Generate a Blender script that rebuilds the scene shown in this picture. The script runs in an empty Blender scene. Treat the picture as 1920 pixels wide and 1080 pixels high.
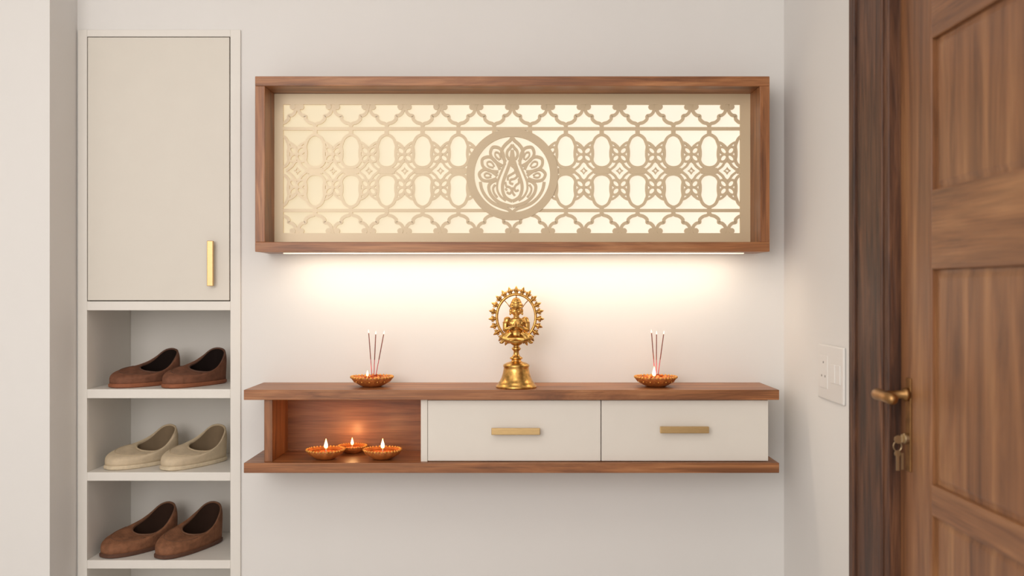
import bpy, bmesh, math, random
from mathutils import Vector, Matrix
random.seed(4)
D=bpy.data; scene=bpy.context.scene; COL=scene.collection
try:
    scene.view_settings.view_transform='Standard'
    scene.view_settings.look='None'
except Exception: pass

# ------------------------------------------------------------------ helpers
def lin(c):
    return tuple(((v/255)/12.92 if v/255<=0.04045 else ((v/255+0.055)/1.055)**2.4) for v in c)+(1,)

class MB:
    def __init__(s): s.v=[]; s.f=[]
    def add(s,vs,fs):
        o=len(s.v); s.v+= [tuple(v) for v in vs]; s.f+=[tuple(i+o for i in f) for f in fs]; return s
    def box(s,x0,x1,y0,y1,z0,z1):
        vs=[(x0,y0,z0),(x1,y0,z0),(x1,y1,z0),(x0,y1,z0),(x0,y0,z1),(x1,y0,z1),(x1,y1,z1),(x0,y1,z1)]
        return s.add(vs,[(0,3,2,1),(4,5,6,7),(0,1,5,4),(1,2,6,5),(2,3,7,6),(3,0,4,7)])
    def lathe(s,prof,c=(0,0,0),n=32,mod=None,axis='z'):
        vs=[];fs=[]
        for k,(r,z) in enumerate(prof):
            for i in range(n):
                a=2*math.pi*i/n; rr=r*(mod(a,k) if mod else 1)
                p=(rr*math.cos(a),rr*math.sin(a),z)
                if axis=='x': p=(p[2],p[0],p[1])
                if axis=='y': p=(p[0],p[2],p[1])
                vs.append((c[0]+p[0],c[1]+p[1],c[2]+p[2]))
        for k in range(len(prof)-1):
            for i in range(n):
                j=(i+1)%n
                fs.append((k*n+i,k*n+j,(k+1)*n+j,(k+1)*n+i))
        fs.append(tuple(range(n))[::-1]); fs.append(tuple((len(prof)-1)*n+i for i in range(n)))
        return s.add(vs,fs)
    def ell(s,c,r,rot=None,nu=16,nv=10):
        vs=[];fs=[]
        for k in range(nv+1):
            t=math.pi*k/nv; 
            for i in range(nu):
                a=2*math.pi*i/nu
                st=max(math.sin(t),0.02)
                p=Vector((r[0]*st*math.cos(a),r[1]*st*math.sin(a),-r[2]*math.cos(t)))
                if rot: p=rot@p
                vs.append((c[0]+p.x,c[1]+p.y,c[2]+p.z))
        for k in range(nv):
            for i in range(nu):
                j=(i+1)%nu; fs.append((k*nu+i,k*nu+j,(k+1)*nu+j,(k+1)*nu+i))
        fs.append(tuple(range(nu))[::-1]); fs.append(tuple(nv*nu+i for i in range(nu)))
        return s.add(vs,fs)
    def tube(s,pts,rad,n=10,closed=False):
        pts=[Vector(p) for p in pts]; m=len(pts)
        if not isinstance(rad,(list,tuple)): rad=[rad]*m
        vs=[];fs=[];up=Vector((0.123,0.05,0.99)).normalized()
        prev=None
        for k in range(m):
            if closed: t=pts[(k+1)%m]-pts[k-1]
            else: t=pts[min(k+1,m-1)]-pts[max(k-1,0)]
            t.normalize()
            if prev is None:
                a=t.cross(up)
                if a.length<0.1: a=t.cross(Vector((1,0,0)))
            else: a=prev-t*prev.dot(t)
            a.normalize(); prev=a; b=t.cross(a)
            for i in range(n):
                q=2*math.pi*i/n
                vs.append(pts[k]+(a*math.cos(q)+b*math.sin(q))*rad[k])
        for k in range(m if closed else m-1):
            l=(k+1)%m
            for i in range(n):
                j=(i+1)%n; fs.append((k*n+i,k*n+j,l*n+j,l*n+i))
        if not closed:
            fs.append(tuple(range(n))[::-1]); fs.append(tuple((m-1)*n+i for i in range(n)))
        return s.add(vs,fs)
    def ribbon(s,pts,w,y0,y1):
        """flat bar of width w along pts (x,z), thickness y0 (front) .. y1 (back)"""
        m=len(pts)
        if m<2: return s
        closed=(abs(pts[0][0]-pts[-1][0])+abs(pts[0][1]-pts[-1][1])<1e-6)
        vs=[];fs=[]
        for k in range(m):
            if closed:
                a=pts[k-1] if k>0 else pts[m-2]; b=pts[k+1] if k<m-1 else pts[1]
            else: a=pts[max(k-1,0)]; b=pts[min(k+1,m-1)]
            tx,tz=b[0]-a[0],b[1]-a[1]; l=math.hypot(tx,tz) or 1
            nx,nz=-tz/l*w/2,tx/l*w/2
            x,z=pts[k]
            vs+=[(x+nx,y0,z+nz),(x-nx,y0,z-nz),(x-nx,y1,z-nz),(x+nx,y1,z+nz)]
        for k in range(m-1):
            for q in range(4):
                r=(q+1)%4; fs.append((k*4+q,k*4+r,k*4+4+r,k*4+4+q))
        fs.append((0,3,2,1)); e=(m-1)*4; fs.append((e,e+1,e+2,e+3))
        return s.add(vs,fs)

def link(o): COL.objects.link(o); return o
def mk(name,mb,mat,parent=None,bevel=0,smooth=False,origin=None,label=None,autos=None):
    me=D.meshes.new(name)
    off=Vector(origin) if origin else (Vector(parent['_o']) if parent and '_o' in parent else Vector((0,0,0)))
    vs=[tuple(Vector(v)-off) for v in mb.v]
    me.from_pydata(vs,[],mb.f); me.validate()
    bm=bmesh.new(); bm.from_mesh(me); bmesh.ops.recalc_face_normals(bm,faces=bm.faces); bm.to_mesh(me); bm.free()
    o=D.objects.new(name,me); link(o)
    if mat: me.materials.append(mat)
    if smooth:
        for p in me.polygons: p.use_smooth=True
    if bevel:
        b=o.modifiers.new('bevel','BEVEL'); b.width=bevel; b.segments=2; b.limit_method='ANGLE'
    if origin and not parent: o.location=off; o['_o']=tuple(off)
    if parent:
        o.parent=parent
        if origin: o.location=off-Vector(parent['_o']); o['_o']=tuple(off)
        else: o['_o']=tuple(parent['_o'])
    if label: o['label']=label
    return o
def empty(name,loc,label,cat,group=None):
    o=D.objects.new(name,None); o.empty_display_size=0.05; o.location=loc; o['_o']=tuple(loc)
    o['label']=label; o['category']=cat
    if group: o['group']=group
    return link(o)
def structure(o,kind='structure'):
    o['kind']=kind; return o
def copy_thing(src,loc,rot=0,scale=None,label=None):
    n=src.copy(); n.location=loc; n.rotation_euler=(0,0,rot)
    if scale: n.scale=(scale,)*3
    if label: n['label']=label
    COL.objects.link(n)
    for c in src.children:
        k=c.copy(); k.parent=n; COL.objects.link(k)
    return n

# ------------------------------------------------------------------ materials
def nodes(name):
    m=D.materials.new(name); m.use_nodes=True
    return m,m.node_tree.nodes,m.node_tree.links,m.node_tree.nodes['Principled BSDF']
def plain(name,c,rough=0.5,metal=0,noise=0.04,nscale=12,bump=0.0,bscale=200,spec=0.5,stretch=(1,1,1)):
    m,N,L,B=nodes(name)
    tc=N.new('ShaderNodeTexCoord'); mp=N.new('ShaderNodeMapping'); mp.inputs['Scale'].default_value=stretch
    L.new(tc.outputs['Object'],mp.inputs['Vector'])
    nz=N.new('ShaderNodeTexNoise'); nz.inputs['Scale'].default_value=nscale; nz.inputs['Detail'].default_value=4
    L.new(mp.outputs[0],nz.inputs['Vector'])
    r=N.new('ShaderNodeValToRGB'); l=lin(c)
    r.color_ramp.elements[0].color=tuple(x*(1-noise*2) for x in l[:3])+(1,)
    r.color_ramp.elements[1].color=tuple(min(1,x*(1+noise*2)) for x in l[:3])+(1,)
    r.color_ramp.elements[0].position=.3; r.color_ramp.elements[1].position=.7
    L.new(nz.outputs['Fac'],r.inputs[0]); L.new(r.outputs[0],B.inputs['Base Color'])
    B.inputs['Roughness'].default_value=rough; B.inputs['Metallic'].default_value=metal
    B.inputs['Specular IOR Level'].default_value=spec
    if bump:
        n2=N.new('ShaderNodeTexNoise'); n2.inputs['Scale'].default_value=bscale; n2.inputs['Detail'].default_value=3
        L.new(mp.outputs[0],n2.inputs['Vector'])
        b=N.new('ShaderNodeBump'); b.inputs['Strength'].default_value=bump; b.inputs['Distance'].default_value=.002
        L.new(n2.outputs['Fac'],b.inputs['Height']); L.new(b.outputs[0],B.inputs['Normal'])
    return m
def wood(name,cd,cm,cl,axis='x',rough=.4,sc=1.0,streak=.5,lo=.3,hi=.72,bump=.12,dist=1.4):
    m,N,L,B=nodes(name)
    tc=N.new('ShaderNodeTexCoord')
    def mapping(long,across):
        mp=N.new('ShaderNodeMapping')
        s=[across]*3; s['xyz'.index(axis)]=long; mp.inputs['Scale'].default_value=s
        L.new(tc.outputs['Object'],mp.inputs['Vector']); return mp
    a=mapping(1.1*sc,13*sc)
    n1=N.new('ShaderNodeTexNoise'); n1.inputs['Scale'].default_value=1.6; n1.inputs['Detail'].default_value=6; n1.inputs['Distortion'].default_value=dist; n1.inputs['Roughness'].default_value=.6
    L.new(a.outputs[0],n1.inputs['Vector'])
    b=mapping(5*sc,220*sc)
    n2=N.new('ShaderNodeTexNoise'); n2.inputs['Scale'].default_value=1.5; n2.inputs['Detail'].default_value=3
    L.new(b.outputs[0],n2.inputs['Vector'])
    r=N.new('ShaderNodeValToRGB'); e=r.color_ramp.elements
    e[0].color=lin(cd); e[0].position=lo; e[1].color=lin(cl); e[1].position=hi
    q=e.new(.5); q.color=lin(cm)
    L.new(n1.outputs['Fac'],r.inputs[0])
    mr=N.new('ShaderNodeMapRange'); mr.inputs[1].default_value=.3; mr.inputs[2].default_value=.7; mr.inputs[3].default_value=1-streak*.5; mr.inputs[4].default_value=1+streak*.18
    L.new(n2.outputs['Fac'],mr.inputs[0])
    mx=N.new('ShaderNodeVectorMath'); mx.operation='SCALE'
    L.new(r.outputs[0],mx.inputs[0]); L.new(mr.outputs[0],mx.inputs['Scale'])
    L.new(mx.outputs[0],B.inputs['Base Color'])
    B.inputs['Roughness'].default_value=rough
    bp=N.new('ShaderNodeBump'); bp.inputs['Strength'].default_value=bump; bp.inputs['Distance'].default_value=.001 if bump<.3 else .004
    L.new((n2 if bump<.3 else n1).outputs['Fac'],bp.inputs['Height']); L.new(bp.outputs[0],B.inputs['Normal'])
    return m
def emis(name,c,strength,base=(255,240,210)):
    m,N,L,B=nodes(name)
    B.inputs['Base Color'].default_value=lin(base)
    B.inputs['Emission Color'].default_value=lin(c); B.inputs['Emission Strength'].default_value=strength
    return m

M_wall=plain('wall_paint',(228,226,223),.85,noise=.006,nscale=2,bump=.05,bscale=350,spec=.2)
M_ceil=plain('ceiling_paint',(238,237,236),.9,noise=.005)
M_floor=plain('floor_stone',(192,188,183),.4,noise=.04,nscale=3)
M_cab=plain('cabinet_lacquer',(228,224,217),.5,noise=.005)
M_cabdoor=plain('cabinet_door_lacquer',(218,212,201),.45,noise=.005)
M_drawer=plain('drawer_lacquer',(226,220,210),.45,noise=.005)
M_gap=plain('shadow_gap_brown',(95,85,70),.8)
W1,W2,W3=(106,62,34),(156,100,59),(188,132,86)
M_woodx=wood('walnut_horizontal',W1,W2,W3,'x',streak=.6)
M_woodz=wood('walnut_vertical',W1,W2,W3,'z',streak=.6)
M_woodin=wood('walnut_interior',(112,66,38),(146,92,54),(170,112,68),'x')
M_doorz=wood('door_wood_vertical',(104,66,40),(142,95,60),(170,122,80),'z',.42,.8,.6,.32,.7,dist=.6)
M_doory=wood('door_wood_rail',(104,66,40),(140,93,58),(164,116,76),'y',.42,.8,.6,.32,.7,dist=.6)
M_casing=wood('door_frame_dark_wood',(50,28,17),(88,54,34),(122,80,52),'z',.55,1.6,.9,.34,.68,.6,dist=.9)
M_brass=plain('brushed_brass',(204,172,122),.4,1,noise=.03,nscale=60,stretch=(1,1,8))
M_idol=plain('polished_brass',(206,160,90),.3,1,noise=.22,nscale=70)  # dark mottling: antique tone, plus crease shade put into the colour
M_oldbrass=plain('aged_brass',(168,128,82),.4,1,noise=.14,nscale=40)
M_oldplate=plain('aged_brass_plate',(140,104,66),.48,1,noise=.16,nscale=40)
M_steel=plain('nickel',(178,156,122),.38,1)
M_plate=plain('switch_plastic',(227,224,220),.4,noise=.004)
M_switch=plain('rocker_plastic',(229,226,222),.4,noise=.004)
M_dark=plain('dark_slot',(150,144,140),.6)
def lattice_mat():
    m,N,L,B=nodes('lattice_champagne_left_haze')
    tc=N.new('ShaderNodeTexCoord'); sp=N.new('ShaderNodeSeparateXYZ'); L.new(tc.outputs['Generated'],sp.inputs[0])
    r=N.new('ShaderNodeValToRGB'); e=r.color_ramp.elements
    e[0].color=lin((248,230,196)); e[0].position=.08; e[1].color=lin((216,196,162)); e[1].position=.5  # paler towards the left: bright haze painted into the lattice colour
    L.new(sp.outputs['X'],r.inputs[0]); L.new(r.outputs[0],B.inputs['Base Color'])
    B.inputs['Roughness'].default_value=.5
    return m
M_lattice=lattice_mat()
M_medal=plain('medallion_champagne',(210,190,157),.5,noise=.01)
M_clay=plain('terracotta_clay',(178,102,48),.42,noise=.12,nscale=60,bump=.15,bscale=150)
M_bead=plain('gold_orange_beading',(222,156,72),.35,.3,noise=.12,nscale=90)
M_oil=plain('amber_wax',(205,105,45),.25,noise=.2,nscale=80)
M_petal=plain('orange_petal',(216,124,56),.6,noise=.3,nscale=150)
M_wick=plain('cotton_wick',(220,200,170),.8)
M_stick=plain('pink_bamboo',(178,44,66),.6,noise=.08)
M_coat=plain('incense_paste',(128,64,50),.9,noise=.1,nscale=200)
M_ember=emis('ember_glow',(255,226,190),1.5)
def flame_mat():
    m,N,L,B=nodes('flame_glow')
    tc=N.new('ShaderNodeTexCoord'); sp=N.new('ShaderNodeSeparateXYZ'); L.new(tc.outputs['Generated'],sp.inputs[0])
    r=N.new('ShaderNodeValToRGB'); e=r.color_ramp.elements
    e[0].color=lin((255,170,70)); e[0].position=0; e[1].color=lin((255,205,120)); e[1].position=1
    q=e.new(.35); q.color=lin((255,240,200))
    L.new(sp.outputs['Z'],r.inputs[0]); L.new(r.outputs[0],B.inputs['Emission Color']); B.inputs['Emission Strength'].default_value=4
    B.inputs['Base Color'].default_value=lin((255,200,120))
    return m
M_flame=flame_mat()
def panel_glow():
    m,N,L,B=nodes('backlit_diffuser')
    tc=N.new('ShaderNodeTexCoord'); sp=N.new('ShaderNodeSeparateXYZ'); L.new(tc.outputs['Generated'],sp.inputs[0])
    r=N.new('ShaderNodeValToRGB'); e=r.color_ramp.elements
    e[0].color=lin((226,206,170)); e[0].position=.0
    e[1].color=lin((255,242,220)); e[1].position=1
    for p,c in ((.08,(234,215,179)),(.28,(243,226,194)),(.55,(255,241,217))):
        q=e.new(p); q.color=lin(c)
    L.new(sp.outputs['X'],r.inputs[0])
    nz=N.new('ShaderNodeTexNoise'); nz.inputs['Scale'].default_value=5; L.new(tc.outputs['Object'],nz.inputs['Vector'])
    mr=N.new('ShaderNodeMapRange'); mr.inputs[3].default_value=.84; mr.inputs[4].default_value=1.0
    L.new(nz.outputs['Fac'],mr.inputs[0])
    L.new(r.outputs[0],B.inputs['Emission Color']); L.new(mr.outputs[0],B.inputs['Emission Strength'])
    B.inputs['Base Color'].default_value=lin((120,117,110)); B.inputs['Roughness'].default_value=.8
    return m
M_glow=panel_glow()
M_led=emis('led_warm_white',(255,242,222),.8)

# ------------------------------------------------------------------ room
WR=.85; WL=-1.358; H=2.75; CX0=-1.347; CX1=-.853; CT=2.099
b=MB()
b.box(CX1,WR+.12,0,.42,0,H)
b.box(WL,CX0,0,.42,0,H)
b.box(CX0,CX1,0,.42,CT,H); b.box(CX0,CX1,.36,.42,0,CT)
structure(mk('wall_back',b,M_wall))
b=MB(); b.box(-2.4,WL,-.18,.42,0,H); structure(mk('wall_left',b,M_wall))
b=MB(); b.box(-2.5,-2.4,-4.2,.42,0,H); structure(mk('wall_side',b,M_wall))
b=MB(); y0,y1=-1.88,-.64
b.box(WR,WR+.12,y1+.028,0,0,H); b.box(WR,WR+.12,-4.2,y0-.03,0,H); b.box(WR,WR+.12,y0-.03,y1+.028,2.2,H)
structure(mk('wall_right',b,M_wall))
b=MB(); b.box(-2.5,WR+.12,-4.2,.42,-.08,0); structure(mk('floor',b,M_floor))
b=MB(); b.box(-2.5,WR+.12,-4.2,.42,H,H+.08); structure(mk('ceiling',b,M_ceil))

b=MB()
b.box(.832,WR+.002,-.835,-.665,0,2.16)
b.box(.824,WR+.002,-.680,-.648,0,2.18)
b.box(.838,WR+.12,-.858,-.825,0,2.13)
b.box(.832,WR+.002,-2.03,-1.83,0,2.16); b.box(.824,WR+.002,-2.05,-2.01,0,2.18)
b.box(.838,WR+.12,-1.845,-1.82,0,2.13)
b.box(.832,WR+.002,-2.03,-.665,2.10,2.25); b.box(.824,WR+.002,-2.05,-.648,2.235,2.27)
o=structure(mk('trim_1',b,M_casing,bevel=.004)); 

# door leaf
DX=.866
b=MB(); yA,yB=-.860,-1.817
st=.155
b.box(DX,DX+.045,yA-st,yA,.01,2.10); b.box(DX,DX+.045,yB,yB+st,.01,2.10)
door=structure(mk('door_1',b,M_doorz,bevel=.003,origin=(DX,yA,0)))
for z0,z1 in ((.01,.15),(.83,.894),(1.338,1.503),(1.815,2.10)):
    mk('rail',MB().box(DX+.0005,DX+.044,yB+st,yA-st,z0,z1),M_doory,door,bevel=.003)
for z0,z1 in ((.15,.83),(.894,1.338),(1.503,1.815)):
    q=MB(); q.box(DX+.011,DX+.034,yB+st,yA-st,z0,z1)
    ya,yb=yA-st-.018,yB+st+.018
    vs=[(DX+.011,ya+.010,z0+.008),(DX+.011,yb-.010,z0+.008),(DX+.011,yb-.010,z1-.008),(DX+.011,ya+.010,z1-.008),
        (DX+.0085,ya,z0+.018),(DX+.0085,yb,z0+.018),(DX+.0085,yb,z1-.018),(DX+.0085,ya,z1-.018)]
    q.add(vs,[(4,5,6,7),(0,1,5,4),(1,2,6,5),(2,3,7,6),(3,0,4,7)])
    mk('panel',q,M_doorz,door,bevel=.001)
# hardware
hy=-.908
q=MB(); q.box(DX-.004,DX,hy-.013,hy+.013,.900,1.104)
hw=mk('handle_backplate',q,M_oldplate,door,bevel=.003,label='dull aged brass backplate')
q=MB(); q.lathe([(.015,0),(.015,-.008),(.009,-.014),(.008,-.055),(.011,-.06)],(DX-.003,hy,1.068),20,axis='x')
q.tube([(DX-.066,hy+.014,1.068),(DX-.070,hy,1.069),(DX-.071,hy-.02,1.069),(DX-.070,hy-.05,1.068),(DX-.068,hy-.080,1.067),(DX-.067,hy-.088,1.066)],[.009,.0130,.0125,.0118,.012,.006],16)
mk('door_handle',q,M_oldbrass,door,smooth=True,label='brass lever handle')
q=MB(); q.lathe([(.012,0),(.012,-.009),(.009,-.011)],(DX-.003,hy,.972),20,axis='x'); q.box(DX-.018,DX-.012,hy-.003,hy+.003,.963,.981)
mk('lock_cylinder',q,M_steel,door,bevel=.001)
q=MB(); q.lathe([(.0022,0),(.0022,-.010)],(DX-.010,hy,.972),8,axis='x'); q.lathe([(.003,-.0012),(.009,-.0012),(.009,.0012),(.003,.0012)],(DX-.024,hy,.970),18,axis='y')
q.tube([(DX-.025+.009*math.cos(a),hy+.002,.955+.011*math.sin(a)) for a in [i*math.pi/8 for i in range(16)]],.0012,6,True)
q.box(DX-.028,DX-.022,hy,hy+.003,.902,.942); q.lathe([(.001,-.001),(.007,-.001),(.007,.001),(.001,.001)],(DX-.025,hy+.002,.939),14,axis='y')
q.box(DX-.019,DX-.014,hy-.004,hy-.002,.905,.941)
mk('key',q,M_steel,door,label='bunch of keys hanging from the lock')

# ------------------------------------------------------------------ shoe cabinet
cab=empty('shoe_cabinet',(-1.1,0,0),'built-in cream shoe cabinet with one door above open cubbies','cabinet')
F0,F1=-.008,.012
b=MB()
IX0,IX1=-1.3247,-.878
b.box(-1.3535,IX0,F0,-.001,0,2.105); b.box(IX1,-.8465,F0,-.001,0,2.105)
b.box(IX0,IX1,F0,-.001,2.0835,2.105); 
b.box(CX0+.001,IX0,-.001,.345,.0,CT-.001); b.box(IX1,CX1-.001,-.001,.345,0,CT-.001)
b.box(IX0,IX1,.335,.345,0,CT-.001); b.box(IX0,IX1,-.001,.335,2.0835,CT-.001)
for zt,th in ((1.2585,.0282),(.9846,.0282),(.7256,.0266),(.4517,.0266),(.19,.0266),(.05,.05)):
    b.box(IX0,IX1,F0,.335,zt-th,zt)
mk('body',b,M_cab,cab,bevel=.0012)
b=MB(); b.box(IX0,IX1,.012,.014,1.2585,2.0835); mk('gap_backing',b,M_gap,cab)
b=MB(); b.box(IX0+.0028,IX1-.0028,-.0095,.010,1.2585+.003,2.0835-.0028)
cd=mk('door',b,M_cabdoor,cab,bevel=.0012)
b=MB()
b.box(-.9425,-.9235,-.036,-.024,1.306,1.446)
b.box(-.936,-.929,-.026,-.0095,1.318,1.330); b.box(-.936,-.929,-.026,-.0095,1.422,1.434)
mk('handle',b,M_brass,cd,bevel=.0015,label='vertical brushed brass bar handle')

# ------------------------------------------------------------------ shoes
def shoe_mats(tag,up,sole,lining,collar,bump,bs,nz=.12):
    return dict(upper=plain(tag+'_upper',up,.8,noise=nz,nscale=45,bump=bump,bscale=bs,spec=.25),
      sole=plain(tag+'_sole',sole,.75,noise=.06,nscale=60,bump=.3,bscale=300),
      lining=plain(tag+'_lining',lining,.95,noise=.05,spec=.1), collar=plain(tag+'_collar',collar,.7,noise=.06,nscale=80))
def make_shoe(cx,cy,z,theta,L,W,zf,zh,mats,label,group,mir=1,opening=.04):
    """zf height of opening at the vamp, zh at the heel counter"""
    th=math.radians(theta)
    dirv=Vector((-math.sin(th),-math.cos(th),0)); sv=Vector((math.cos(th),-math.sin(th),0))*mir
    o=empty('shoe',(cx,cy,z),label,'shoe',group)
    def P(l,s,h): return tuple(dirv*l+sv*s+Vector((cx,cy,z+h)))
    N=64
    sg=lambda v:(1 if v>=0 else -1)
    def base(a,k=1.0):
        c,s_=math.cos(a),math.sin(a)
        w=(W/2)*(1+.06*c-.12*(1-c*c)*(c<0.2)*max(0,(0.2-c)))
        bend=.005*(c*c)*(1 if c>0 else .3)
        return (L/2*(abs(c)**.86)*sg(c)*k, abs(s_)**.76*sg(s_)*w*k-bend)
    r0=-L*.470; r1=L*opening
    rc=(r0+r1)/2; rh=(r1-r0)/2
    def rim(a):
        c,s_=math.cos(a),math.sin(a)
        w=W*.41*(1-.02*c)
        t=(1-c)/2
        near=s_*mir
        h=zf+(zh-zf)*(t**1.25)-.014*math.sin(math.pi*min(1,t*1.1))**2-.012*near
        return (rc+rh*(abs(c)**.9)*sg(c), (abs(s_)**.85)*sg(s_)*w-.003, h)
    A=[2*math.pi*i/N for i in range(N)]
    S=16
    def upper_pt(a,s):
        bx,by=base(a); rx,ry,rz=rim(a)
        c=math.cos(a)
        e=s**(1.9 if c<0 else 1.9+.3*c)
        bul=.006*math.sin(math.pi*s)
        k=1+bul/(W/2)
        hh=.012+(rz-.012)*math.sin(math.pi/2*s)**(.68 if c<0 else .68-.10*c)
        return ((bx*(1-e)+rx*e)*(1+.3*bul/(L/2)),(by*(1-e)+ry*e)*k,hh)
    m=MB(); vs=[];fs=[]
    for k in range(S+1):
        for a in A: vs.append(P(*upper_pt(a,k/S)))
    for a in A:
        rx,ry,rz=rim(a); vs.append(P(rc+(rx-rc)*.955,ry*.93,rz-.002))
    for k in range(S+1):
        for i in range(N):
            j=(i+1)%N; fs.append((k*N+i,k*N+j,(k+1)*N+j,(k+1)*N+i))
    fs.append(tuple(range(N))[::-1])
    m.add(vs,fs); mk('upper',m,mats['upper'],o,smooth=True)
    m=MB(); vs=[];fs=[]; K=7
    for k in range(K+1):
        t=k/K
        for a in A:
            rx,ry,rz=rim(a)
            x=(rc+(rx-rc)*(.955-.13*t)); y=ry*(.93-.14*t)
            if math.cos(a)>0: x+=L*.14*t*math.cos(a)
            vs.append(P(x,y,(rz-.002)*(1-t)+.017*t))
    for k in range(K):
        for i in range(N):
            j=(i+1)%N; fs.append((k*N+i,k*N+j,(k+1)*N+j,(k+1)*N+i))
    fs.append(tuple(K*N+i for i in range(N)))
    m.add(vs,fs); mk('lining',m,mats['lining'],o,smooth=True)
    m=MB(); vs=[];fs=[]
    pr=((.97,0),(1.03,.003),(1.035,.010),(1.0,.0135))
    for k_,h in pr:
        for a in A:
            x,y=base(a,k_); vs.append(P(x,y,h))
    for k in range(3):
        for i in range(N):
            j=(i+1)%N; fs.append((k*N+i,k*N+j,(k+1)*N+j,(k+1)*N+i))
    fs.append(tuple(range(N))[::-1]); fs.append(tuple(3*N+i for i in range(N)))
    m.add(vs,fs); mk('sole',m,mats['sole'],o)
    m=MB(); m.tube([P(*rim(a)) for a in A],.0032,8,True)
    mk('collar',m,mats['collar'],o,smooth=True)
    m=MB(); pts=[]
    for i in range(25):
        a=math.radians(-70+140*i/24); s=.72-.12*math.cos(a)
        x,y,h=upper_pt(a,s); pts.append(P(x,y,h+.0004))
    m.tube(pts,.0011,6); mk('seam',m,mats['collar'],o,smooth=True)
    return o
m1=shoe_mats('brown_suede',(122,80,60),(146,88,58),(30,22,19),(98,66,50),.4,120)
m2=shoe_mats('beige_canvas',(206,188,160),(212,196,168),(126,108,86),(190,171,142),.25,260,.04)
m3=shoe_mats('woven_brown',(136,92,66),(92,60,44),(54,38,30),(114,78,56),1.0,150)
def sx(u,d=-.12): return (u-960)*(3-d)/1800
gs=('brown suede slip-ons in the cabinet','beige canvas loafers in the cabinet','brown woven slip-ons in the cabinet')
make_shoe(sx(275),.115,.9848,38,.232,.102,.050,.110,m1,'brown suede slip-on shoe with dark lining, upper cubby',gs[0],1,.06)
make_shoe(sx(366),.115,.9848,32,.232,.102,.050,.112,m1,'brown suede slip-on shoe with dark lining, upper cubby',gs[0],-1,.06)
make_shoe(sx(268),.12,.7258,39,.240,.104,.052,.114,m2,'beige canvas loafer in the middle cubby',gs[1],1,.06)
make_shoe(sx(364),.12,.7258,32,.240,.104,.052,.114,m2,'beige canvas loafer in the middle cubby',gs[1],-1,.06)
make_shoe(sx(264),.12,.4519,34,.262,.106,.056,.126,m3,'brown woven leather slip-on in the lower cubby',gs[2],1,.08)
make_shoe(sx(355),.12,.4519,26,.262,.106,.056,.126,m3,'brown woven leather slip-on in the lower cubby',gs[2],-1,.08)

# ------------------------------------------------------------------ floating shelf unit
sh=empty('wall_shelf',(0,0,.764),'floating walnut wall console with two cream drawers and open niche','shelf')
SX0,SX1=-.777,.774; SD=-.22; ZT=1.005; ZTB=.9757; ZB=.7934; ZBB=.7641
b=MB(); b.box(SX0,SX1,SD,-.0005,ZTB,ZT); mk('top_board',b,M_woodx,sh,bevel=.0015)
b=MB(); b.box(SX0,SX1,SD,-.0005,ZBB,ZB); mk('bottom_board',b,M_woodx,sh,bevel=.0015)
b=MB(); b.box(-.723,-.699,-.2,-.0005,ZB,ZTB); mk('side_panel',b,M_woodz,sh,bevel=.001)
b=MB(); b.box(-.699,-.266,-.006,-.0005,ZB,ZTB); mk('back_panel',b,M_woodin,sh)
b=MB(); b.box(-.266,-.2465,-.2,-.0005,ZB,ZTB); b.box(.728,.7475,-.182,-.0005,ZB,ZTB); b.box(-.2465,.728,-.02,-.0005,ZB,ZTB); b.box(.251,.268,-.182,-.02,ZB,ZTB)
mk('drawer_housing',b,M_drawer,sh,bevel=.001)
def drawer(x0,x1,hxc,hz):
    b=MB(); b.box(x0,x1,-.2,-.183,ZB+.002,ZTB-.003)
    b.box(x0+.02,x0+.032,-.184,-.03,ZB+.015,ZTB-.03); b.box(x1-.032,x1-.02,-.184,-.03,ZB+.015,ZTB-.03); b.box(x0+.02,x1-.02,-.184,-.03,ZB+.012,ZB+.02); b.box(x0+.02,x1-.02,-.036,-.03,ZB+.012,ZTB-.03)
    dr=mk('drawer',b,M_drawer,sh,bevel=.0012)
    b=MB(); b.box(hxc-.0705,hxc+.0705,-.226,-.214,hz-.0095,hz+.0095)
    for q in (-.055,.055): b.box(hxc+q-.006,hxc+q+.006,-.216,-.199,hz-.004,hz+.004)
    mk('handle',b,M_brass,dr,bevel=.0015,label='brushed brass bar handle')
drawer(-.2455,.2585,(967-960)/649,1.3-(809.5-540)/649)
drawer(.2610,.7475,(1284-960)/649,1.3-(806.5-540)/649)

# ------------------------------------------------------------------ backlit lattice wall box
jl=empty('wall_light_box',(0,0,1.408),'walnut framed backlit lattice wall panel with lotus medallion','wall light')
FX0,FX1=-.763,.765; FZ0,FZ1=1.4077,1.9286; T=.029; FD=-.15
for z0,z1 in ((FZ1-T,FZ1),(FZ0,FZ0+T)):
    mk('frame_rail',MB().box(FX0,FX1,FD,-.0005,z0,z1),M_woodx,jl,bevel=.0015)
for x0,x1 in ((FX0,FX0+T),(FX1-T,FX1)):
    mk('frame_stile',MB().box(x0,x1,FD+.0006,-.001,FZ0+T,FZ1-T),M_woodz,jl,bevel=.001)
ix0,ix1,iz0,iz1=FX0+T,FX1-T,FZ0+T,FZ1-T
b=MB(); b.box(ix0,ix1,-.014,-.004,iz0,iz1); mk('light_panel',b,M_glow,jl,label='glowing warm white diffuser panel')
YF,YB=-.034,-.026; SC=607.0
def U(u,v): return ((u-960)/SC,1.3-(v-540)/SC)
b=MB()
ox0,oz1=U(531,196); ox1,oz0=U(1388,437)
b.box(ix0,ix1,YF-.001,YB,oz1,iz1); b.box(ix0,ix1,YF-.001,YB,iz0,oz0); b.box(ix0,ox0,YF-.001,YB,oz0,oz1); b.box(ox1,ix1,YF-.001,YB,oz0,oz1)
MC=(960.5,327)
cnt=[0]
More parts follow.
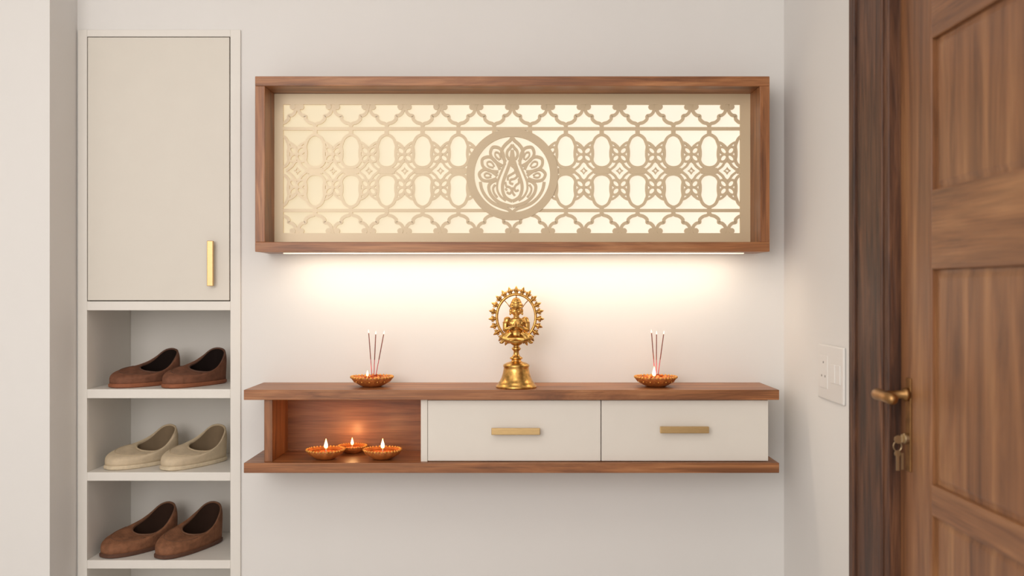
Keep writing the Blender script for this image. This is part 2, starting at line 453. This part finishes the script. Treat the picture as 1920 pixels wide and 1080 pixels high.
def smooth(pts,closed=False,n=5):
    out=[];m=len(pts)
    rng=range(m if closed else m-1)
    for i in rng:
        if closed: p0,p1,p2,p3=pts[i-1],pts[i],pts[(i+1)%m],pts[(i+2)%m]
        else: p0,p1,p2,p3=pts[max(i-1,0)],pts[i],pts[i+1],pts[min(i+2,m-1)]
        for k in range(n):
            t=k/n
            out.append(tuple(.5*((2*p1[q])+(-p0[q]+p2[q])*t+(2*p0[q]-5*p1[q]+4*p2[q]-p3[q])*t*t+(-p0[q]+3*p1[q]-3*p2[q]+p3[q])*t**3) for q in (0,1)))
    out.append(pts[0] if closed else pts[-1]); return out
def dens(pts,step=2.5):
    out=[pts[0]]
    for a,c in zip(pts,pts[1:]):
        l=math.hypot(c[0]-a[0],c[1]-a[1]); n=max(1,int(l/step))
        for k in range(1,n+1): out.append((a[0]+(c[0]-a[0])*k/n,a[1]+(c[1]-a[1])*k/n))
    return out
def stroke(mb,pts,w,sm=True,closed=False,clip=True):
    if sm: pts=smooth(pts,closed)
    elif closed: pts=pts+[pts[0]]
    if clip: pts=dens(pts)
    cnt[0]+=1; off=(cnt[0]*31%97)*.00002
    run=[]
    def flush():
        if len(run)>1: mb.ribbon([U(*p) for p in run],w/SC,YF+off,YB+off*.3)
        run.clear()
    for p in pts:
        ok=True
        if clip: ok=(529<p[0]<1390 and 194<p[1]<439 and math.hypot(p[0]-MC[0],p[1]-MC[1])>78)
        if ok: run.append(p)
        else: flush()
    flush()
def disc(mb,c,r,clip=True):
    if clip and (not 531<c[0]<1388 or math.hypot(c[0]-MC[0],c[1]-MC[1])<80): return
    vs=[];n=16
    for y in (YF-.0002,YB):
        for i in range(n):
            a=2*math.pi*i/n; x,z=U(c[0]+r*math.cos(a),c[1]+r*math.sin(a)); vs.append((x,y,z))
    mb.add(vs,[tuple(range(n)),tuple(range(n,2*n))]+[(i,(i+1)%n,n+(i+1)%n,n+i) for i in range(n)])
PX=67.3; MID=320
stroke(b,[(531,241),(1388,241)],6,False); stroke(b,[(531,394.5),(1388,394.5)],6,False)
for k in range(-9,5):
    c=1128.5+PX*k; h=PX/2
    for sg in (-1,1):
        A=[(0,237),(3,231.5),(11,229),(17.5,223),(18,217),(24,215.5),(29.5,210),(h-2,201),(h,196)]
        stroke(b,[(c+sg*x,y) for x,y in A],6)
        B2=[(0,398.5),(3,403),(11,405.5),(17.5,411),(18,417),(24,418.5),(29.5,424),(h-2,432),(h,437)]
        stroke(b,[(c+sg*x,y) for x,y in B2],6)
        disc(b,(c+sg*(h-8),200),5.5); disc(b,(c+sg*(h-8),433),5.5)
    stroke(b,[(c,241),(c,233)],7,False); stroke(b,[(c,394),(c,402)],7,False)
    for f in (1,-1):
        Y=lambda q: MID+f*q
        cell=[(0,-68),(8,-65),(13,-60),(16,-53),(18,-46),(17,-37),(17,-28),(18,-20),(15,-13),(9,-8),(0,-6)]
        full=[(c+x,Y(y)) for x,y in cell]+[(c-x,Y(y)) for x,y in cell[-2:0:-1]]
        stroke(b,full,5.4,True,True)
        stroke(b,[(c,Y(-78)),(c,Y(-67))],8,False)
        bx=c+h
        for a in (45,135,225,315):
            ar=math.radians(a); ex,ey=9.8*math.cos(ar),9.8*math.sin(ar); cx=bx+ex; cy=Y(-31)+ey
            loop=[(cx+8.0*math.cos(t)*math.cos(ar)-5.4*math.sin(t)*math.sin(ar),cy+8.0*math.cos(t)*math.sin(ar)+5.4*math.sin(t)*math.cos(ar)) for t in [i*math.pi/6 for i in range(12)]]
            stroke(b,loop,4.0,True,True)
        disc(b,(bx,Y(-31)),4)
        stroke(b,[(c+16,Y(-54)),(c+22,Y(-52)),(bx-5,Y(-47)),(bx,Y(-42)),(bx+5,Y(-47)),(bx+h-22,Y(-52)),(bx+h-16,Y(-54))],4.4)
        for s2 in (-1,1):
            stroke(b,[(bx,Y(-19)),(bx+s2*5,Y(-15)),(bx+s2*9,Y(-9)),(bx+s2*15,Y(-4)),(bx+s2*20,Y(0))],4.4)
    bx=c+h
    stroke(b,[(bx+19,MID),(bx+PX-19,MID)],11,False)
    stroke(b,[(bx,MID-6),(bx+2,MID-2),(bx+6,MID),(bx+2,MID+2),(bx,MID+6),(bx-2,MID+2),(bx-6,MID),(bx-2,MID-2)],2.4,False,True)
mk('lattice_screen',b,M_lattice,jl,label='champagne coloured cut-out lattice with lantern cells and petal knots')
# medallion
b=MB()
n=72
def MR(r): 
    return [(MC[0]+r*math.cos(2*math.pi*i/n),MC[1]+r*math.sin(2*math.pi*i/n)) for i in range(n)]
YF-=.003
stroke(b,MR(78.5),15,False,True,False)
def ms(pts,w,closed=False,sm=True):
    for sg in ((1,-1)):
        stroke(b,[(MC[0]+sg*x,MC[1]+y) for x,y in pts],w,sm,closed,False)
# crown: nested ogee petals
ms([(0,-71),(4,-64),(12,-57),(18,-49),(20,-40),(17,-32),(13,-24)],6)
ms([(0,-56),(4,-50),(9,-44),(10,-36),(6,-28)],5)
# plump rounded petals fanning out of the drop, each a closed lobe
def lobe(ang,r_in,r_out,wd,w):
    a=math.radians(ang); ux,uy=math.sin(a),-math.cos(a); nx,ny=uy,-ux; ox,oy=0,10
    L_=r_out-r_in
    pr=[(0,.22),(.2,.62),(.45,.95),(.7,1.0),(.88,.7),(1.0,0),(.88,-.7),(.7,-1.0),(.45,-.95),(.2,-.62),(0,-.22)]
    ms([(ox+ux*(r_in+L_*t)+nx*wd*q,oy+uy*(r_in+L_*t)+ny*wd*q) for t,q in pr],w)
lobe(31,32,71,11,5.5); lobe(55,30,68,11.5,5.5); lobe(80,29,63,10.5,5.5)
lobe(31,44,60,4,3.2); lobe(55,42,57,4.5,3.2); lobe(80,40,53,4,3.2)
# sepals and lower bowl petals
ms([(60,14),(57,28),(49,42),(37,53),(22,60),(8,65),(0,72)],6)
ms([(28,10),(38,14),(44,22),(42,34),(35,44),(25,52),(12,57),(0,60)],6)
ms([(32,19),(36,26),(34,35),(28,43)],4)
# slim drop with fine interlaced pattern inside
ms([(0,-46),(3,-28),(8,-12),(14,4),(18,18),(18,30),(14,41),(7,47),(0,50)],6)
ms([(14,-20),(20,-6),(25,6),(28,16),(28,29),(22,41),(12,49)],4)
stroke(b,[(MC[0],MC[1]-38),(MC[0],MC[1]-18)],7,False,False,False)
for P_ in ([(-3,-18),(4,-12),(5,-5),(-2,0),(-8,4),(-8,11)],[(7,-4),(9,3),(4,8),(-3,10),(-4,16),(2,18)],[(12,8),(12,16),(7,20),(4,26),(7,31),(12,29)],[(-13,14),(-11,22),(-5,24),(-1,30),(-5,36),(-10,33)],[(0,24),(1,34),(5,40)],[(-13,26),(-10,30)]):
    stroke(b,[(MC[0]+x,MC[1]+y) for x,y in P_],4,True,False,False)
mk('medallion',b,M_medal,jl,label='round lotus emblem with patterned drop')
YF+=.003
b=MB(); b.box(-.70,.71,-.062,-.048,FZ0-.003,FZ0); mk('led_strip',b,M_led,jl,label='warm white LED strip')

# ------------------------------------------------------------------ idol on bell
iy=-.15; K=1/631.6
idol=empty('brass_idol',((968-960)*K,iy,ZT),'golden brass deity figurine in beaded halo on bell base','figurine')
io=Vector(idol['_o'])
b=MB()
prof=[(0.5,0),(38,0),(38.5,2),(37,5),(34,7),(34,9),(31,12),(28,18),(25.5,26),(24,34),(23.5,38),(25,40),(24,43),(19,46),(12,48),(9,50),(9,52),(12,54),(12,56),(8,58),(5.5,62),(5,68),(8,71),(9,73),(6,76),(5,78),(10,81),(14,84),(14,87),(8,88),(.5,88)]
b.lathe([(r*K,z*K) for r,z in prof],tuple(io),48)
o=mk('bell_base',b,M_idol,idol,smooth=True)
# halo
b=MB(); hc=io+Vector((0,.004,132*K))
b.tube([hc+Vector((36.5*K*math.cos(a),0,42.5*K*math.sin(a))) for a in [i*2*math.pi/64 for i in range(64)]],2.8*K,8,True)
NF=23
for i in range(NF):
    a=-math.pi/2+2*math.pi*(i+.5)/NF
    if abs((a+math.pi/2+math.pi)%(2*math.pi)-math.pi)<.25: continue
    ca,sa=math.cos(a),math.sin(a)
    def hp(rr,t=0,y=-.001): return hc+Vector(((36.5+rr)*K*ca-t*K*sa,y,(42.5+rr)*K*sa+t*K*ca))
    b.ell(hp(3.2),(3.2*K,3*K,3.2*K),nu=8,nv=6)
    # leaf: broad flame shaped body with serrated lobes
    b.tube([hp(3),hp(6),hp(9),hp(12.5),hp(16)],[2.4*K,3.8*K,3.7*K,2.5*K,.5*K],8)
    for t in (1,-1):
        b.tube([hp(5,t*2),hp(8,t*4.6),hp(10.5,t*5.2)],[1.8*K,1.9*K,.6*K],6)
    b.ell(hp(8,0,-.006),(1.6*K,1.6*K,2.2*K),nu=8,nv=6)
b.tube([io+Vector((-8*K,.004,84*K)),io+Vector((0,.004,90*K)),io+Vector((8*K,.004,84*K))],3*K,8)
mk('halo',b,M_idol,idol,smooth=True,label='oval brass halo edged with leaf shaped flames')
# figure
b=MB()
def I(x,y,z): return io+Vector((x*1.14*K,y*1.05*K,(85+(z-85)*1.03)*K))
def E(x,y,z,rx,ry,rz,rot=None): b.ell(I(x,y,z),(rx*1.2*K,ry*K,rz*1.04*K),rot)
def TB(p,r): b.tube([I(*q) for q in p],[q*1.2*K for q in r],10)
for sg in (-1,1):
    TB([(sg*6,-2,97),(sg*15,-7,98),(sg*22,-9,94)],[6.5,6,5]); E(sg*22,-9,94,5,5,5)
    TB([(sg*22,-9,93),(sg*12,-12,90),(sg*-2,-12,92)],[4.8,4.2,3]); 
    TB([(sg*8,-10,102),(sg*16,-11,94),(sg*23,-10,86)],[3.6,3.6,2.6])
    E(sg*24,-10,85,3.5,3,2.5)
    E(sg*14.5,0,126,5.8,5.2,5.2)
    TB([(sg*14.5,0,126),(sg*17.5,-1,118),(sg*18,-3,108)],[5,4.8,4])
    E(sg*18,-3,107.5,4.2,4,4)
    TB([(sg*18,-3,107.5),(sg*11,-10,110),(sg*4,-13,115)],[4.1,3.5,2.6])
    E(sg*16.5,-2,121,6,5.8,1.6); 
    TB([(sg*3,-13,113),(sg*2,-14,119),(sg*.8,-14,124)],[2.6,2.3,1.0])
    E(sg*9.4,1,142,2.2,3,4.2); E(sg*9.8,0,136.5,1.8,1.8,2.6)
    E(sg*3.2,-7.8,144.5,1.5,.9,.8)
    E(sg*4.6,-6.2,140.5,2.4,2,2.4)
E(0,0,99,13,10,8); E(0,0,107,11,8,9); E(0,-1,119,13.5,8,9.5); E(0,-1,125,11,7,5)
E(0,-6.5,107,6,3,1.6); E(0,0,103,12,9,2.2)
for i in range(9):
    a=math.radians(-80+20*i); E(10*math.sin(a),-8.4+1.0*abs(math.sin(a))*3,122-6*math.cos(a),1.6,1.6,1.6)
TB([(0,0,126),(0,0,134)],[5,4.6])
E(0,-.5,142,8.6,8.4,9.6); TB([(0,-8.2,145),(0,-10.2,140.5)],[1.0,1.7]); E(0,-8,136.6,2.8,1.4,1.0); E(0,-6.6,134,2.4,2,1.8)
b.lathe([(r*1.25*K,z*.66*K) for r,z in [(1,0),(9.6,0),(10.4,2),(9.4,4),(9,5),(9.4,9),(8.6,12),(8,14),(8.2,17),(7,19),(6.4,22),(5.4,25),(3.0,28),(.5,29)]],tuple(I(0,0,147.5)),24)
for i in range(7):
    a=math.radians(-75+25*i); E(9.4*math.sin(a),-9.4*math.cos(a),152,1.9,1.9,3.0)
b.lathe([(r*K,z*K) for r,z in [(1,0),(20,0),(21,3),(16,6),(1,6)]],tuple(I(0,0,85)),28)
f=mk('figure',b,M_idol,idol,smooth=True,label='seated crowned figure with palms joined')
r=f.modifiers.new('remesh','REMESH'); r.mode='VOXEL'; r.voxel_size=.0008; r.use_smooth_shade=True
b=MB()
for sg in (-1,1): b.tube([I(sg*9,1,146),I(sg*14,2,154),I(sg*20.5,3,162)],[.9*K,.8*K,.8*K],8)
b.tube([I(0,2,162),I(0,3,173)],1.4*K,8)
mk('halo_stay',b,M_idol,idol,smooth=True)

# ------------------------------------------------------------------ dishes, lamps, incense
def dish_parts(o,R,h,flame,petals,seed=1,fl=1.0):
    p=o['_o']
    sc=lambda a,k: 1+(.035 if k in(3,4,5) else 0)*math.cos(14*a)
    b=MB(); b.lathe([(R*.02,0),(R*.42,0),(R*.60,h*.18),(R*.86,h*.55),(R*1.0,h*.92),(R*.985,h*1.0),(R*.93,h*.95),(R*.80,h*.66),(R*.5,h*.40),(R*.02,h*.36)],p,56,sc)
    mk('bowl',b,M_clay,o,smooth=True)
    b=MB()
    for i in range(34):
        a=2*math.pi*i/34; b.ell((p[0]+R*.985*math.cos(a),p[1]+R*.985*math.sin(a),p[2]+h*.97),(R*.062,R*.062,R*.062),nu=8,nv=6)
    if petals:
      for i in range(28):
        a=2*math.pi*i/28; b.ell((p[0]+R*.85*math.cos(a),p[1]+R*.85*math.sin(a),p[2]+h*.56),(R*.040,R*.040,R*.040),nu=8,nv=6)
    mk('rim_beading',b,M_bead,o,smooth=True,label='gold orange beaded rim')
    b=MB(); b.lathe([(R*.02,h*.37),(R*.84,h*.74),(R*.84,h*.77),(R*.02,h*.80)],p,32); mk('wax',b,M_oil,o,smooth=True)
    if petals:
        rnd=random.Random(seed); b=MB()
        for i in range(46):
            a=rnd.random()*6.28; rr=R*.74*math.sqrt(rnd.random()); 
            rot=Matrix.Rotation(rnd.uniform(-.8,.8),3,'X')@Matrix.Rotation(rnd.random()*6.28,3,'Z')
            b.ell((p[0]+rr*math.cos(a),p[1]+rr*math.sin(a),p[2]+h*(.75+.5*rnd.random()*(1-rr/R*.8))),(R*.12,R*.07,R*.035),rot,8,5)
        q=mk('petals',b,M_petal,o,smooth=True); q['kind']='stuff'; q['label']='loose orange flower petals'
    if flame:
        fx,fy=flame
        b=MB(); b.tube([(p[0]+fx,p[1]+fy,p[2]+h*.6),(p[0]+fx,p[1]+fy,p[2]+h*1.12)],.0016,8); mk('wick',b,M_wick,o)
        z0=h*1.05; r0=.0058*fl; H_=.030*fl
        b=MB(); b.lathe([(r0*.1,0),(r0*.7,H_*.06),(r0,H_*.22),(r0*.92,H_*.38),(r0*.62,H_*.6),(r0*.3,H_*.82),(r0*.04,H_)],(p[0]+fx,p[1]+fy,p[2]+z0),16)
        mk('flame',b,M_flame,o,smooth=True)
def plight(loc,e,c=(255,190,122),r=.012):
    l=D.lights.new('flame_light','POINT'); l.energy=e; l.color=lin(c)[:3]; l.shadow_soft_size=r
    o=D.objects.new('flame_light',l); o.location=loc; link(o)

gl='clay oil lamps in the shelf niche'
lx=lambda u,d:(u-960)*(3-d)/1800
lamp=empty('oil_lamp',(lx(610,.155),-.155,ZB),'lit clay oil lamp with beaded rim in the shelf niche','oil lamp',gl)
dish_parts(lamp,.0560,.029,(.002,0),False,3)
copy_thing(lamp,(lx(717,.155),-.155,ZB),1.3)
copy_thing(lamp,(lx(661,.05),-.050,ZB),2.4,.78,'small lit clay oil lamp with beaded rim behind two others')
for u,yy,zz in ((612,-.155,.045),(719,-.155,.045),(661,-.056,.040)):
    plight((lx(u,-yy),yy,ZB+zz+.022),.16)

gd='clay incense dishes on the shelf top'
d1=empty('incense_dish',(lx(697,.13),-.125,ZT),'terracotta dish with orange petals holding lit incense sticks','dish',gd)
dish_parts(d1,.0625,.030,(-.012,-.012),True,7,.6)
d2=empty('incense_dish',(lx(1230,.13),-.125,ZT),'terracotta dish with taller flame holding lit incense sticks','dish',gd)
dish_parts(d2,.0625,.030,(-.007,-.014),True,9,1.0)
plight((lx(697,.13)-.012,-.139,ZT+.056),.03); plight((lx(1230,.13)-.007,-.139,ZT+.060),.07)
def stick(x0,x1,z0,z1,yb,yt,cx):
    base=Vector((lx(x0,.13),yb,ZT+.015)); top=Vector((lx(x1,.13),yt,1.3-(z1-540)*(3-.13)/1800))
    s=MB(); mid=base.lerp(top,.50); s.tube([base,mid],.0011,8)
    o=mk('incense_stick',s,M_stick,None,smooth=True,origin=tuple(base))
    o['label']='thin dark red incense stick with glowing tip'; o['category']='incense stick'; o['group']='incense sticks in the dishes'
    s=MB(); s.tube([base.lerp(top,.46),top],.0014,8); mk('incense_coating',s,M_coat,o,smooth=True)
    s=MB(); d=(top-base).normalized(); s.tube([top-d*.001,top+d*.003,top+d*.007,top+d*.010],[.0012,.0017,.0010,.0003],8); mk('ember_tip',s,M_ember,o,smooth=True)
for c,tips in ((700,(692,704,718)),(1231,(1221,1231.5,1246))):
    for i,t in enumerate(tips): stick(c-2+2*i,t,703,(624,627,627)[i],-.125+.003*(i-1),-.125+.012*(i-1),c)

# ------------------------------------------------------------------ switch plate
sw=empty('switch_plate',(WR,-.455,1.0),'white wall switch plate with rockers and socket','light switch')
b=MB(); b.box(WR-.008,WR-.0002,-.558,-.355,1.0,1.148); mk('plate',b,M_plate,sw,bevel=.004)
for i in range(2):
    b=MB(); y=-.54+.040*i; b.box(WR-.0105,WR-.007,y,y+.034,1.05,1.10); mk('switch_rocker',b,M_switch,sw,bevel=.002)
b=MB(); b.box(WR-.0095,WR-.007,-.44,-.378,1.03,1.118); mk('socket',b,M_switch,sw,bevel=.002)
for yy,zz in ((-.409,1.10),(-.423,1.063),(-.395,1.063)):
    b=MB(); b.lathe([(.003,0),(.003,-.0012)],(WR-.0092,yy,zz),12,axis='x'); mk('socket_hole',b,M_dark,sw)

# ------------------------------------------------------------------ lights
def area(name,loc,target,sx_,sy_,e,c):
    l=D.lights.new(name,'AREA'); l.shape='RECTANGLE'; l.size=sx_; l.size_y=sy_; l.energy=e; l.color=lin(c)[:3]
    o=D.objects.new(name,l); o.location=loc
    o.rotation_euler=(Vector(target)-Vector(loc)).to_track_quat('-Z','Y').to_euler(); link(o); return o
area('led_strip_light',(.005,-.105,FZ0-.004),(.005,-.05,1.0),1.36,.05,2.15,(255,236,210))
area('window_standin_light',(-1.3,-4.0,1.9),(0,0,1.2),1.8,1.6,52,(255,248,242))  # unseen area lamp behind the camera, standing in for a window
area('overhead_fill',(-.4,-2.0,2.72),(-.4,-1.6,0),1.2,1.2,12,(255,245,234))  # unseen lamp, added so the room under its ceiling is not dark
w=D.worlds.new('world'); scene.world=w; w.use_nodes=True
bg=w.node_tree.nodes['Background']; bg.inputs[0].default_value=lin((246,245,244)); bg.inputs[1].default_value=.9

# ------------------------------------------------------------------ camera
cam=D.cameras.new('camera'); cam.lens=33.75; cam.sensor_width=36
co=D.objects.new('camera',cam); co.location=(0,-3,1.3); co.rotation_euler=(math.pi/2,0,0); link(co)
cam.dof.use_dof=True; cam.dof.focus_distance=2.86; cam.dof.aperture_fstop=2.2
cam.clip_start=.01
scene.camera=co
for o in D.objects:
    if '_o' in o: del o['_o']
